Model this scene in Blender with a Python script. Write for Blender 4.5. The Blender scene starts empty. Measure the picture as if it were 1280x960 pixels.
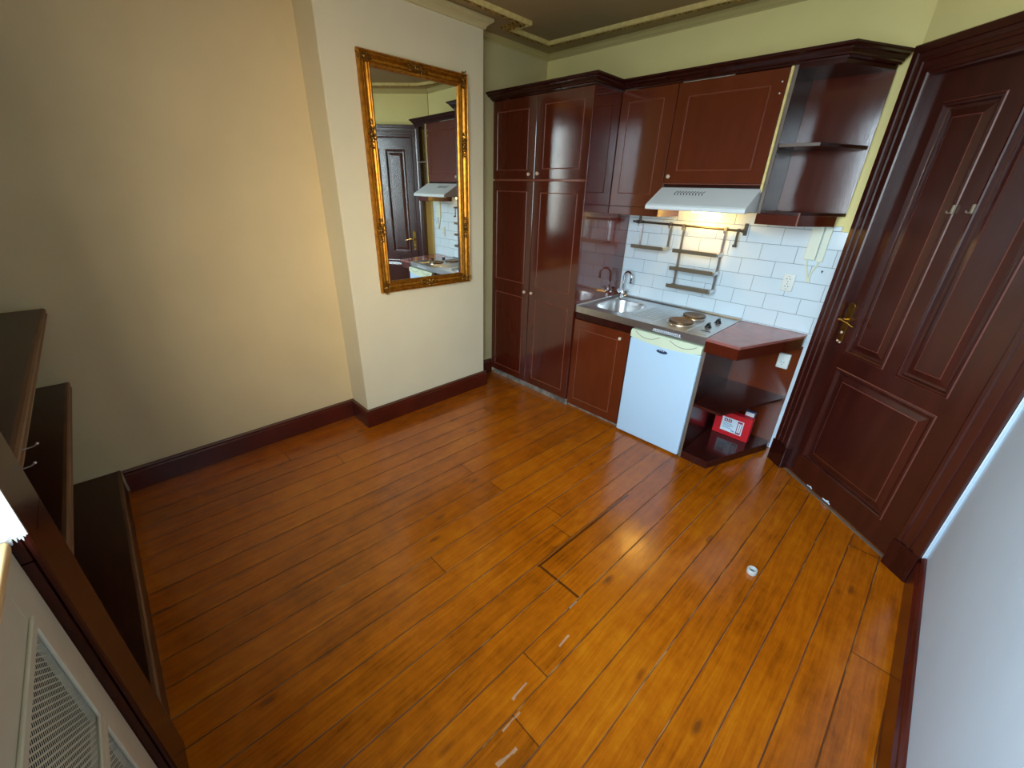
import bpy, bmesh, math, random
from mathutils import Vector, Matrix
random.seed(7)
S = bpy.context.scene
COL = S.collection
PI = math.pi

# ------------------------------------------------------------------ colour and materials
def lin(c):
    return tuple((v/255/12.92) if v/255 <= .04045 else ((v/255+.055)/1.055)**2.4 for v in c)

def new_mat(name):
    m = bpy.data.materials.new(name); m.use_nodes = True
    nt = m.node_tree
    return m, nt, nt.nodes['Principled BSDF']

def mat(name, col, rough=.5, metal=0., var=.0, vscale=8., stretch=(1, 1, 1), bump=0., bscale=60., coat=0., spec=.5, col2=None, rvar=0.):
    m, nt, b = new_mat(name)
    L = nt.links.new
    b.inputs['Roughness'].default_value = rough
    b.inputs['Metallic'].default_value = metal
    b.inputs['Coat Weight'].default_value = coat
    b.inputs['Coat Roughness'].default_value = .08
    b.inputs['Specular IOR Level'].default_value = spec
    c = lin(col)
    b.inputs['Base Color'].default_value = (*c, 1)
    geo = nt.nodes.new('ShaderNodeNewGeometry')
    mp = nt.nodes.new('ShaderNodeMapping'); mp.inputs['Scale'].default_value = stretch
    L(geo.outputs['Position'], mp.inputs['Vector'])
    if var or col2:
        n = nt.nodes.new('ShaderNodeTexNoise'); n.inputs['Scale'].default_value = vscale; n.inputs['Detail'].default_value = 5
        L(mp.outputs[0], n.inputs['Vector'])
        r = nt.nodes.new('ShaderNodeValToRGB')
        r.color_ramp.elements[0].position = .35; r.color_ramp.elements[1].position = .65
        c2 = lin(col2) if col2 else None
        if c2:
            r.color_ramp.elements[0].color = (*c2, 1); r.color_ramp.elements[1].color = (*c, 1)
        else:
            r.color_ramp.elements[0].color = (*[v*(1-var) for v in c], 1)
            r.color_ramp.elements[1].color = (*[min(1, v*(1+var)) for v in c], 1)
        L(n.outputs['Fac'], r.inputs['Fac']); L(r.outputs['Color'], b.inputs['Base Color'])
        if rvar:
            mr = nt.nodes.new('ShaderNodeMapRange')
            mr.inputs['To Min'].default_value = max(0, rough-rvar); mr.inputs['To Max'].default_value = rough+rvar
            L(n.outputs['Fac'], mr.inputs['Value']); L(mr.outputs[0], b.inputs['Roughness'])
    if bump:
        n2 = nt.nodes.new('ShaderNodeTexNoise'); n2.inputs['Scale'].default_value = bscale; n2.inputs['Detail'].default_value = 4
        L(mp.outputs[0], n2.inputs['Vector'])
        bp = nt.nodes.new('ShaderNodeBump'); bp.inputs['Strength'].default_value = bump; bp.inputs['Distance'].default_value = .004
        L(n2.outputs['Fac'], bp.inputs['Height']); L(bp.outputs['Normal'], b.inputs['Normal'])
    return m

def emit(name, col, strength):
    m, nt, b = new_mat(name)
    b.inputs['Emission Color'].default_value = (*lin(col), 1); b.inputs['Emission Strength'].default_value = strength
    b.inputs['Base Color'].default_value = (*lin(col), 1)
    return m

class Nd:
    """tiny expression helper over math nodes"""
    def __init__(s, nt, out): s.nt, s.o = nt, out
    def _m(s, op, *a):
        n = s.nt.nodes.new('ShaderNodeMath'); n.operation = op
        for i, v in enumerate((s,)+a):
            if isinstance(v, Nd): s.nt.links.new(v.o, n.inputs[i])
            else: n.inputs[i].default_value = v
        return Nd(s.nt, n.outputs[0])
    def __add__(s, v): return s._m('ADD', v)
    def __sub__(s, v): return s._m('SUBTRACT', v)
    def __mul__(s, v): return s._m('MULTIPLY', v)
    def __truediv__(s, v): return s._m('DIVIDE', v)
    def floor(s): return s._m('FLOOR')
    def fract(s): return s._m('FRACT')
    def abs(s): return s._m('ABSOLUTE')
    def lt(s, v): return s._m('LESS_THAN', v)
    def gt(s, v): return s._m('GREATER_THAN', v)
    def max(s, v): return s._m('MAXIMUM', v)
    def min(s, v): return s._m('MINIMUM', v)
    def ramp(s, a, b, lo=0., hi=1.):
        n = s.nt.nodes.new('ShaderNodeMapRange'); n.clamp = True
        for k, v in zip(('From Min', 'From Max', 'To Min', 'To Max'), (a, b, lo, hi)): n.inputs[k].default_value = v
        s.nt.links.new(s.o, n.inputs['Value']); return Nd(s.nt, n.outputs[0])

def floor_mat():
    m, nt, b = new_mat('varnished_pine_boards'); L = nt.links.new
    geo = nt.nodes.new('ShaderNodeNewGeometry'); sep = nt.nodes.new('ShaderNodeSeparateXYZ'); L(geo.outputs['Position'], sep.inputs[0])
    X, Y = Nd(nt, sep.outputs[0]), Nd(nt, sep.outputs[1])
    xp = (X - Y*.025 - .103)/.125
    idx = xp.floor(); fr = xp.fract()
    wn = nt.nodes.new('ShaderNodeTexWhiteNoise'); wn.noise_dimensions = '1D'; L(idx.o, wn.inputs['W'])
    rnd = Nd(nt, wn.outputs['Value'])
    edge = (fr - .5).abs()                                   # .5 at the joints
    # butt joints
    yb = Y/4.2 + rnd*3.7
    bfr = (yb.fract() - .5).abs()
    comb = nt.nodes.new('ShaderNodeCombineXYZ'); L(idx.o, comb.inputs[0]); L(yb.floor().o, comb.inputs[1])
    wn2 = nt.nodes.new('ShaderNodeTexWhiteNoise'); wn2.noise_dimensions = '2D'; L(comb.outputs[0], wn2.inputs['Vector'])
    tone = Nd(nt, wn2.outputs['Value'])
    # grain
    def noise(sx, sy, scale, detail=5, rough=.6, off=0.):
        c = nt.nodes.new('ShaderNodeCombineXYZ')
        L((X*sx + tone*13.).o, c.inputs[0]); L((Y*sy + off).o, c.inputs[1]); L((idx*3.1).o, c.inputs[2])
        n = nt.nodes.new('ShaderNodeTexNoise'); n.inputs['Scale'].default_value = scale; n.inputs['Detail'].default_value = detail
        n.inputs['Roughness'].default_value = rough; n.inputs['Distortion'].default_value = .6
        L(c.outputs[0], n.inputs['Vector']); return Nd(nt, n.outputs['Fac'])
    g1 = noise(14., .9, 4.); g2 = noise(60., 2.2, 3., 3)
    nb = nt.nodes.new('ShaderNodeTexNoise'); nb.inputs['Scale'].default_value = 1.7; nb.inputs['Detail'].default_value = 4
    L(geo.outputs['Position'], nb.inputs['Vector']); blot = Nd(nt, nb.outputs['Fac'])
    mo = nt.nodes.new('ShaderNodeTexNoise'); mo.inputs['Scale'].default_value = 11.; mo.inputs['Detail'].default_value = 6; mo.inputs['Roughness'].default_value = .7
    L(geo.outputs['Position'], mo.inputs['Vector']); mot = Nd(nt, mo.outputs['Fac'])
    f = g1*.50 + g2*.22 + tone*.10 + blot*.40 + mot*.40 - .33
    r = nt.nodes.new('ShaderNodeValToRGB'); L(f.o, r.inputs['Fac'])
    e = r.color_ramp.elements
    e[0].position = .2; e[0].color = (*lin((98, 43, 4)), 1)
    e[1].position = .82; e[1].color = (*lin((212, 124, 16)), 1)
    mid = e.new(.5); mid.color = (*lin((177, 89, 6)), 1)
    # redder towards the far wall side where the varnish is newer: large worn patches
    # knots
    vo = nt.nodes.new('ShaderNodeTexVoronoi'); vo.inputs['Scale'].default_value = 1.
    ck = nt.nodes.new('ShaderNodeCombineXYZ'); L((X*9.).o, ck.inputs[0]); L((Y*3.2).o, ck.inputs[1]); L(ck.outputs[0], vo.inputs['Vector'])
    knot = Nd(nt, vo.outputs['Distance']).ramp(.05, .15, 1., 0.)
    ksel = nt.nodes.new('ShaderNodeSeparateColor'); L(vo.outputs['Color'], ksel.inputs[0])
    knot = knot*Nd(nt, ksel.outputs[0]).gt(.45)
    joint = edge.ramp(.468, .490)
    gapn = noise(3., 1.4, 2.)
    joint = joint*gapn.ramp(.3, .6, .55, 1.)
    butt = bfr.ramp(.4991, .4997)
    # an old cut-out: one long saw line and a cross line
    cut = ((X - Y*.025 - 1.742).abs().lt(.006))*((Y + 1.6).abs().lt(.39))
    cut2 = ((Y + 1.98).abs().lt(.006))*((X - 1.805).abs().lt(.12))
    # pale skirmishes where varnish flaked along the joints
    fl = noise(40., 2.6, 2., 2, off=4.)
    flake = edge.ramp(.46, .49)*fl.ramp(.60, .66)
    scr = None
    for (x0, y0, x1, y1, w) in ((2.009, -2.474, 2.003, -2.398, .004), (2.105, -2.638, 2.116, -2.561, .006), (2.002, -2.21, 2.0, -2.146, .004), (2.051, -2.563, 2.053, -2.482, .003), (1.93, -2.05, 1.93, -2.0, .003)):
        t = ((Y - y0)/(y1-y0))
        wob = (g2 - .5)*.02
        d = ((X + wob - x0 - t*(x1-x0)).abs()).lt(w)*((t - .5).abs().lt(.5))
        scr = d if scr is None else scr.max(d)
    def mix(fac, colsock, c2):
        n = nt.nodes.new('ShaderNodeMix'); n.data_type = 'RGBA'
        L(fac.o, n.inputs[0]); L(colsock, n.inputs[6]); n.inputs[7].default_value = (*lin(c2), 1); return n.outputs[2]
    c = r.outputs['Color']
    c = mix(knot*.6, c, (66, 22, 4))
    c = mix(joint*.9, c, (52, 24, 8))
    c = mix(butt*.7, c, (52, 24, 8))
    c = mix(cut.max(cut2)*.8, c, (46, 26, 10))
    c = mix(flake*.55, c, (206, 150, 90))
    c = mix(scr*.38, c, (214, 186, 150))
    L(c, b.inputs['Base Color'])
    h = (g2*.15) - joint*.9 - butt*.5 - cut.max(cut2)*.6 + g1*.2
    nw = nt.nodes.new('ShaderNodeTexNoise'); nw.inputs['Scale'].default_value = 9.; L(geo.outputs['Position'], nw.inputs['Vector'])
    h = h + Nd(nt, nw.outputs['Fac'])*.5
    bp = nt.nodes.new('ShaderNodeBump'); bp.inputs['Strength'].default_value = .35; bp.inputs['Distance'].default_value = .004
    L(h.o, bp.inputs['Height']); L(bp.outputs['Normal'], b.inputs['Normal'])
    ro = blot.ramp(.3, .7, .13, .26) + knot*.1 + joint*.3
    L(ro.o, b.inputs['Roughness'])
    b.inputs['Specular IOR Level'].default_value = .5
    b.inputs['Coat Weight'].default_value = .35; b.inputs['Coat Roughness'].default_value = .2
    L(bp.outputs['Normal'], b.inputs['Coat Normal'])
    return m

def glass_mat():
    m, nt, b = new_mat('clear_pane'); L = nt.links.new
    nt.nodes.remove(b)
    out = nt.nodes['Material Output']
    tr = nt.nodes.new('ShaderNodeBsdfTransparent'); tr.inputs[0].default_value = (.95, .97, .97, 1)
    gl = nt.nodes.new('ShaderNodeBsdfGlossy'); gl.inputs['Roughness'].default_value = .02
    mx = nt.nodes.new('ShaderNodeMixShader')
    mx.inputs[0].default_value = .05; L(tr.outputs[0], mx.inputs[1]); L(gl.outputs[0], mx.inputs[2]); L(mx.outputs[0], out.inputs[0])
    return m

M = {}
M['floor'] = floor_mat()
M['left_paint'] = mat('cream_wall_paint', (223, 200, 152), .75, var=.03, vscale=3, bump=.12, bscale=45)
M['chimney_paint'] = mat('off_white_wall_paint', (230, 220, 186), .75, var=.02, vscale=3, bump=.12, bscale=45)
M['yellow_paint'] = mat('pale_yellow_wall_paint', (250, 238, 164), .75, var=.02, vscale=3, bump=.1, bscale=45)
M['white_paint'] = mat('cool_white_wall_paint', (200, 212, 222), .7, var=.03, vscale=2.5, bump=.15, bscale=30)
M['ceiling'] = mat('taupe_ceiling_paint', (172, 150, 104), .85, var=.03, vscale=3)
M['cove'] = mat('ochre_cornice_paint', (196, 180, 118), .8)
M['chim_cornice'] = mat('cream_cornice_paint', (206, 192, 140), .8)
M['gold_strip'] = mat('aged_cream_gilding', (228, 208, 136), .45, metal=.1, var=.1, vscale=30)
M['gold_orn'] = mat('dark_gilded_plaster', (206, 168, 78), .4, metal=.3, col2=(92, 66, 26), vscale=60)
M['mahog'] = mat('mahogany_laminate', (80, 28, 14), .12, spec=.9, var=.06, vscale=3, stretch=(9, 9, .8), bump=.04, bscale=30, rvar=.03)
M['mahog_lit'] = mat('mahogany_laminate_lit', (98, 40, 18), .13, spec=.8, var=.08, vscale=3, stretch=(6, 6, 1), bump=.03, bscale=30)  # lighter copy of the mahogany laminate, stronger light put into its colour
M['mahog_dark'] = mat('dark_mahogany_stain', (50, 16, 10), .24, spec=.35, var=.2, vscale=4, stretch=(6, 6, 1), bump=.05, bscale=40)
M['groove'] = mat('lightened_groove_edge', (128, 70, 50), .3)  # mahogany lightened: the bevel highlight is put into the groove colour
M['door_wood'] = mat('brown_varnished_door', (58, 19, 12), .27, spec=.9, var=.18, vscale=3, stretch=(8, 8, .7), bump=.03, bscale=40)
M['door_edge'] = mat('worn_door_edge', (100, 54, 44), .3)
M['base_wood'] = mat('dark_red_baseboard', (82, 25, 12), .24, var=.2, vscale=4, bump=.05)
M['base_top'] = mat('pale_baseboard_edge', (92, 52, 28), .45)  # lighter brown along the top edge of the baseboard
M['shelf_dark'] = mat('dark_brown_shelf', (62, 30, 18), .33, var=.2, vscale=5, stretch=(1, 8, 8))
M['shelf_edge'] = mat('worn_brown_shelf_edge', (112, 74, 48), .45, var=.2, vscale=20, stretch=(.3, 2, 2))
M['edge_grey'] = mat('worn_grey_brown_edge', (112, 98, 86), .4, var=.1, vscale=20)
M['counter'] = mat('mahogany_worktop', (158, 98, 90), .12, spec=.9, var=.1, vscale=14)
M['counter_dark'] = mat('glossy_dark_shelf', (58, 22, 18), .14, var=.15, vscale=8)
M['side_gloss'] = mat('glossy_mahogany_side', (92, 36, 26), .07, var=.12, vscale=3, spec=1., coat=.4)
M['plinth'] = mat('worn_grey_plinth', (128, 122, 110), .55, var=.5, vscale=18)
M['steel'] = mat('brushed_steel', (206, 208, 208), .30, metal=.97, var=.06, vscale=30, stretch=(1, 14, 1))
M['steel_dark'] = mat('dull_steel', (146, 142, 134), .34, metal=1., var=.1, vscale=30)
M['chrome'] = mat('chrome', (222, 224, 226), .07, metal=1.)
M['plate'] = mat('burnt_hotplate_iron', (120, 98, 72), .42, metal=.75, var=.15, vscale=30)
M['hook'] = mat('dull_cream_metal', (150, 138, 116), .4, metal=.4)
M['alcove_paint'] = mat('dull_cream_alcove_paint', (206, 196, 146), .75, var=.02, vscale=3, bump=.1, bscale=45)
M['black'] = mat('black_plastic', (18, 18, 18), .35)
M['white_enamel'] = mat('white_enamel', (224, 232, 236), .28)
M['fridge'] = mat('cool_white_fridge_enamel', (192, 222, 244), .25)
M['fridge_band'] = mat('yellowed_white_plastic', (218, 230, 200), .4)
M['gap'] = mat('rubber_and_gap_shade_black', (26, 24, 22), .7)  # black of the rubber seal, also shade under the fridge put into colour
M['badge'] = mat('dark_blue_badge', (44, 62, 92), .3)
M['tile'] = mat('white_glazed_tile', (216, 232, 240), .1, var=.015, vscale=4, bump=.02, bscale=14)
M['grout'] = mat('grey_grout', (112, 128, 132), .85)
M['hood'] = mat('hood_white_enamel', (234, 242, 242), .3)
M['ivory'] = mat('ivory_plastic', (224, 232, 212), .4)
M['socket'] = mat('white_socket_plastic', (226, 232, 226), .35)
M['socket_dark'] = mat('socket_hole_grey', (70, 76, 76), .6)
M['brass'] = mat('aged_brass', (150, 116, 52), .3, metal=1., var=.2, vscale=40)
M['brass_bright'] = mat('polished_brass', (206, 170, 92), .2, metal=1.)
M['knob'] = mat('cream_knob', (214, 190, 164), .25)
M['gold_frame'] = mat('gilded_frame', (204, 142, 44), .32, metal=.8, col2=(164, 106, 30), vscale=40)
M['gold_dark'] = mat('dark_gilt_ornament', (170, 122, 44), .36, metal=.7, col2=(84, 54, 18), vscale=110)
M['mirror'] = mat('mirror_silver', (236, 238, 232), .005, metal=1.)
M['red_box'] = mat('red_cardboard', (206, 26, 38), .45)
M['label_white'] = mat('label_paper', (222, 236, 246), .5)
M['label_red'] = mat('label_magenta', (150, 8, 60), .5)
M['label_grey'] = mat('label_grey_ink', (120, 160, 190), .5)
M['paper'] = mat('white_card', (226, 228, 232), .6)
M['cap_white'] = mat('white_plastic_ring', (206, 204, 196), .4)
M['cap_grey'] = mat('grey_ring_inside', (112, 118, 118), .6)
M['rad_white'] = mat('off_white_radiator_paint', (194, 186, 162), .55, var=.03, vscale=10)
M['rad_dark'] = mat('radiator_void_shade', (14, 11, 8), .9, spec=.1)  # near-black: shade inside the radiator cover put into the colour
M['reveal'] = mat('white_woven_wallpaper', (172, 172, 168), .8, bump=1., bscale=150, stretch=(1, .5, 1))
M['pine'] = mat('pale_pine_edge', (230, 190, 130), .4, var=.06, vscale=10, stretch=(.4, 4, 4))
M['win_white'] = mat('white_window_paint', (232, 232, 228), .4)
M['pane'] = glass_mat()
M['bulb'] = emit('warm_lamp_lens', (255, 206, 110), 14.)
M['wicker'] = mat('dull_dark_metal', (104, 98, 88), .38, metal=.8)
M['shelf_metal'] = mat('dark_bronze_shelf', (132, 120, 100), .4, metal=.6)
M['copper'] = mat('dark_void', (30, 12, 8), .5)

# ------------------------------------------------------------------ mesh building
class MB:
    def __init__(s): s.v, s.f, s.m = [], [], []
    def add(s, vs, fs, mi=0):
        o = len(s.v); s.v += [tuple(v) for v in vs]; s.f += [tuple(i+o for i in f) for f in fs]; s.m += [mi]*len(fs); return o
    def box(s, x0, x1, y0, y1, z0, z1, bev=0., mi=0, seg=1):
        if x0 > x1: x0, x1 = x1, x0
        if y0 > y1: y0, y1 = y1, y0
        if z0 > z1: z0, z1 = z1, z0
        if bev <= 0:
            s.add([(x, y, z) for z in (z0, z1) for y in (y0, y1) for x in (x0, x1)],
                  [(0, 2, 3, 1), (4, 5, 7, 6), (0, 1, 5, 4), (2, 6, 7, 3), (0, 4, 6, 2), (1, 3, 7, 5)], mi); return
        bm = bmesh.new(); bmesh.ops.create_cube(bm, size=1)
        for v in bm.verts:
            v.co = Vector(((x0+x1)/2+v.co.x*(x1-x0), (y0+y1)/2+v.co.y*(y1-y0), (z0+z1)/2+v.co.z*(z1-z0)))
        bev = min(bev, .45*min(x1-x0, y1-y0, z1-z0))
        bmesh.ops.bevel(bm, geom=bm.edges[:], offset=bev, segments=seg, affect='EDGES', profile=.6)
        s.bm(bm, mi)
    def bm(s, bm, mi=0):
        bm.verts.index_update()
        s.add([v.co[:] for v in bm.verts], [[v.index for v in f.verts] for f in bm.faces], mi); bm.free()
    def prism(s, poly, z0, z1, bev=0., mi=0):
        """poly: ccw (x, y) list, extruded z0..z1"""
        bm = bmesh.new()
        a = [bm.verts.new((x, y, z0)) for x, y in poly]; b = [bm.verts.new((x, y, z1)) for x, y in poly]
        n = len(poly)
        bm.faces.new(a[::-1]); bm.faces.new(b)
        for i in range(n): bm.faces.new((a[i], a[(i+1) % n], b[(i+1) % n], b[i]))
        if bev: bmesh.ops.bevel(bm, geom=bm.edges[:], offset=bev, segments=1, affect='EDGES')
        s.bm(bm, mi)
    def extrude_x(s, prof, x0, x1, mi=0, bev=0.):
        """prof: (y, z) list"""
        bm = bmesh.new()
        a = [bm.verts.new((x0, y, z)) for y, z in prof]; b = [bm.verts.new((x1, y, z)) for y, z in prof]
        n = len(prof); bm.faces.new(a); bm.faces.new(b[::-1])
        for i in range(n): bm.faces.new((a[(i+1) % n], a[i], b[i], b[(i+1) % n]))
        bmesh.ops.recalc_face_normals(bm, faces=bm.faces[:])
        if bev: bmesh.ops.bevel(bm, geom=bm.edges[:], offset=bev, segments=2, affect='EDGES')
        s.bm(bm, mi)
    def tube(s, pts, r, n=10, mi=0, caps=True):
        pts = [Vector(p) for p in pts]; rs = r if isinstance(r, (list, tuple)) else [r]*len(pts)
        rings = []; up = None
        for i, p in enumerate(pts):
            d = (pts[min(i+1, len(pts)-1)]-pts[max(i-1, 0)]).normalized()
            if up is None:
                up = Vector((0, 0, 1)) if abs(d.z) < .9 else Vector((1, 0, 0))
            x = d.cross(up)
            if x.length < 1e-6: x = d.cross(Vector((0, 1, .1)))
            x.normalize(); y = x.cross(d).normalized(); up = y
            rings.append([p+(x*math.cos(2*PI*k/n)+y*math.sin(2*PI*k/n))*rs[i] for k in range(n)])
        vs = [v for ring in rings for v in ring]; fs = []
        for i in range(len(pts)-1):
            for k in range(n): fs.append((i*n+k, i*n+(k+1) % n, (i+1)*n+(k+1) % n, (i+1)*n+k))
        if caps: fs += [tuple(range(n))[::-1], tuple((len(pts)-1)*n+k for k in range(n))]
        s.add(vs, fs, mi)
    def lathe(s, c, prof, axis='Z', n=24, mi=0):
        """prof: (radius, height) list from low to high"""
        vs = []; c = Vector(c)
        for r, h in prof:
            for k in range(n):
                a = 2*PI*k/n; p = (r*math.cos(a), r*math.sin(a), h)
                if axis == 'Y': p = (p[0], -p[2], p[1])      # height runs towards -y
                if axis == 'X': p = (p[2], p[0], p[1])
                vs.append(c+Vector(p))
        fs = []
        for i in range(len(prof)-1):
            for k in range(n): fs.append((i*n+k, i*n+(k+1) % n, (i+1)*n+(k+1) % n, (i+1)*n+k))
        fs += [tuple(range(n))[::-1], tuple((len(prof)-1)*n+k for k in range(n))]
        s.add(vs, fs, mi)
    def ball(s, c, r, sub=1, mi=0, sc=(1, 1, 1), rot=None):
        bm = bmesh.new(); bmesh.ops.create_icosphere(bm, subdivisions=sub, radius=1)
        R = rot or Matrix.Identity(3)
        for v in bm.verts: v.co = Vector(c)+R @ Vector((v.co.x*r*sc[0], v.co.y*r*sc[1], v.co.z*r*sc[2]))
        s.bm(bm, mi)
    def sweep(s, path, prof, closed=False, mi=0, z=0., cap=True, pmats=None):
        """path: (x, y) plan polyline; prof: (offset to the left of travel, height) open list"""
        n = len(path); P = [Vector(p) for p in path]
        def nrm(a, b): d = (b-a).normalized(); return Vector((-d.y, d.x))
        rings = []
        for i in range(n):
            if closed or 0 < i < n-1:
                n1, n2 = nrm(P[i-1], P[i]), nrm(P[i], P[(i+1) % n]); m_ = (n1+n2)/(1+n1.dot(n2))
            else: m_ = nrm(P[0], P[1]) if i == 0 else nrm(P[-2], P[-1])
            rings.append([(P[i].x+m_.x*o, P[i].y+m_.y*o, z+h) for o, h in prof])
        k = len(prof); fs = []; ms = []
        vs = [v for r in rings for v in r]
        for i in range(n if closed else n-1):
            j = (i+1) % n
            for q in range(k-1):
                fs.append((i*k+q, j*k+q, j*k+q+1, i*k+q+1)); ms.append(pmats[q] if pmats else mi)
        if cap and not closed:
            fs += [tuple(range(k)), tuple((n-1)*k+q for q in range(k))[::-1]]; ms += [mi, mi]
        o = len(s.v); s.v += vs; s.f += [tuple(i+o for i in f) for f in fs]; s.m += ms
    def front(s, x0, x1, z0, z1, y, rects, thick=.018, edge=.0015, marks=None):
        """board whose front (towards -y) carries nested rectangular profiles.
        rects: (rx0, rz0, rx1, rz1, [(inset, height)...]); marks: set of inset intervals that take material 1"""
        xs = {x0, x1, x0+edge, x1-edge}; zs = {z0, z1, z0+edge, z1-edge}
        for a, b, c, d, pr in rects:
            for i, _ in pr: xs |= {a+i, c-i}; zs |= {b+i, d-i}
        def uniq(t):
            out = []
            for v in sorted(t):
                if not out or v-out[-1] > 1e-5: out.append(v)
            return out
        xs, zs = uniq(xs), uniq(zs)
        def hgt(x, z):
            h = 0.
            e = min(x-x0, x1-x, z-z0, z1-z)
            if e < edge-1e-7: h = -edge*.8
            for a, b, c, d, pr in rects:
                t = min(x-a, c-x, z-b, d-z)
                if t <= pr[0][0]: continue
                if t >= pr[-1][0]: return pr[-1][1], t
                for (i0, h0), (i1, h1) in zip(pr, pr[1:]):
                    if i0 <= t <= i1: return h0+(h1-h0)*(t-i0)/(i1-i0), t
            return h, -1
        nx, nz = len(xs), len(zs)
        vs = [(x, y-hgt(x, z)[0], z) for z in zs for x in xs]; fs, ms = [], []
        for j in range(nz-1):
            for i in range(nx-1):
                q = (j*nx+i, j*nx+i+1, (j+1)*nx+i+1, (j+1)*nx+i)
                xc, zc = (xs[i]+xs[i+1])/2, (zs[j]+zs[j+1])/2
                hc, t = hgt(xc, zc)
                mi = 1 if marks and t > 0 and any(a <= t <= b for a, b in marks) else 0
                hs = [y-vs[k][1] for k in q]
                if max(hs)-min(hs) < 1e-7: fs.append(q); ms.append(mi); continue
                if abs((hs[0]+hs[2])/2-hc) <= abs((hs[1]+hs[3])/2-hc): T = ((q[0], q[1], q[2]), (q[0], q[2], q[3]))
                else: T = ((q[0], q[1], q[3]), (q[1], q[2], q[3]))
                for t3 in T:
                    cx = sum(vs[k][0] for k in t3)/3; cz = sum(vs[k][2] for k in t3)/3
                    tt = hgt(cx, cz)[1]
                    fs.append(t3); ms.append(1 if marks and tt > 0 and any(a <= tt <= b for a, b in marks) else 0)
        o = len(s.v); s.v += vs; s.f += [tuple(k+o for k in f) for f in fs]; s.m += ms
        # sides and back
        yb = y+thick
        per = [(i, 0) for i in range(nx)]+[(nx-1, j) for j in range(1, nz)]+[(i, nz-1) for i in range(nx-2, -1, -1)]+[(0, j) for j in range(nz-2, 0, -1)]
        idx = [o+j*nx+i for i, j in per]; b0 = len(s.v)
        s.v += [(xs[i], yb, zs[j]) for i, j in per]; n = len(per)
        for k in range(n): s.f.append((idx[(k+1) % n], idx[k], b0+k, b0+(k+1) % n)); s.m.append(0)
        s.f.append(tuple(b0+k for k in range(n))); s.m.append(0)
    def xf(s, Mx, start=0):
        for i in range(start, len(s.v)): s.v[i] = tuple(Mx @ Vector(s.v[i]))

def build(name, mb, mats, parent=None, local=False, smooth=False, origin=None):
    me = bpy.data.meshes.new(name)
    off = Vector((0, 0, 0))
    root = parent
    while root is not None and root.parent is not None: root = root.parent
    if root is not None and not local: off = Vector(root.location)
    if origin: off = Vector(origin)
    me.from_pydata([tuple(Vector(v)-off) for v in mb.v], [], mb.f)
    if not isinstance(mats, (list, tuple)): mats = [mats]
    for m in mats: me.materials.append(M[m])
    me.polygons.foreach_set('material_index', mb.m)
    bm = bmesh.new(); bm.from_mesh(me)
    bmesh.ops.remove_doubles(bm, verts=bm.verts[:], dist=1e-6)
    bmesh.ops.recalc_face_normals(bm, faces=bm.faces[:])
    bm.to_mesh(me); bm.free()
    if smooth:
        me.polygons.foreach_set('use_smooth', [True]*len(me.polygons))
        me.set_sharp_from_angle(angle=math.radians(38))
    o = bpy.data.objects.new(name, me); COL.objects.link(o)
    if parent is not None: o.parent = parent
    if origin: o.location = origin
    return o

def tag(o, label=None, cat=None, group=None, kind=None):
    if label: o['label'] = label
    if cat: o['category'] = cat
    if group: o['group'] = group
    if kind: o['kind'] = kind
    return o

def thing(name, loc, label, cat, group=None, rz=0., kind=None):
    o = bpy.data.objects.new(name, None); COL.objects.link(o)
    o.empty_display_size = .1; o.location = loc; o.rotation_euler = (0, 0, rz)
    return tag(o, label, cat, group, kind)

def struct(name, mb, mats, label=None, cat=None, **k):
    o = build(name, mb, mats, **k); return tag(o, label, cat, None, 'structure')

# ------------------------------------------------------------------ the room (metres; kitchen wall at y = 0, window wall at y = -3.3)
H = 2.63
m = MB(); m.prism([(-.45, -3.75), (3.1, -3.75), (3.1, -.7), (2.6, -.0), (2.4, .16), (-.45, .16)], -.1, 0)
struct('floor', m, 'floor', 'orange-brown varnished pine board floor', 'floor')
m = MB(); m.box(-.45, 3.1, -3.75, .16, H, H+.1); struct('ceiling', m, 'ceiling', 'taupe painted ceiling', 'ceiling')
m = MB(); m.box(-.45, -.265, -3.64, -1.968, 0, H); struct('wall_left', m, 'left_paint', 'cream wall left of the chimney breast', 'wall')
m = MB(); m.box(-.45, -.018, -1.968, -.850, 0, H, bev=.004); struct('wall_chimney', m, 'chimney_paint', 'off-white chimney breast carrying the gilt mirror', 'wall')
m = MB(); m.box(-.45, -.208, -.850, .008, 0, H); struct('wall_alcove', m, 'alcove_paint', 'narrow alcove wall beside the tall cabinet', 'wall')
m = MB(); m.box(-.45, 2.4, .008, .14, 0, H); struct('wall_kitchen', m, 'yellow_paint', 'pale yellow wall behind the kitchen', 'wall')
m = MB(); m.box(2.96, 3.08, -3.40, -.70, 0, H); struct('wall_right', m, 'white_paint', 'cool white wall right of the door', 'wall')

# diagonal wall with the door; local frame: x along the wall, y into it, origin on the casing front
DLOC, DRZ = (2.1744, -.1323, 0), math.radians(-40.27)
dwall = thing('wall_door', DLOC, 'diagonal wall around the dark panelled door', 'wall', rz=DRZ, kind='structure')
m = MB(); m.box(-.085, .095, .10, .18, 0, H); m.box(.905, 1.06, .10, .18, 0, H); m.box(.095, .905, .10, .18, 2.15, H)
tag(build('masonry', m, 'yellow_paint', dwall, local=True), kind='structure')
m = MB(); m.box(.0955, .9045, .12, .16, .001, 2.149); tag(build('backing_board', m, 'door_wood', dwall, local=True), kind='structure')

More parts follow.
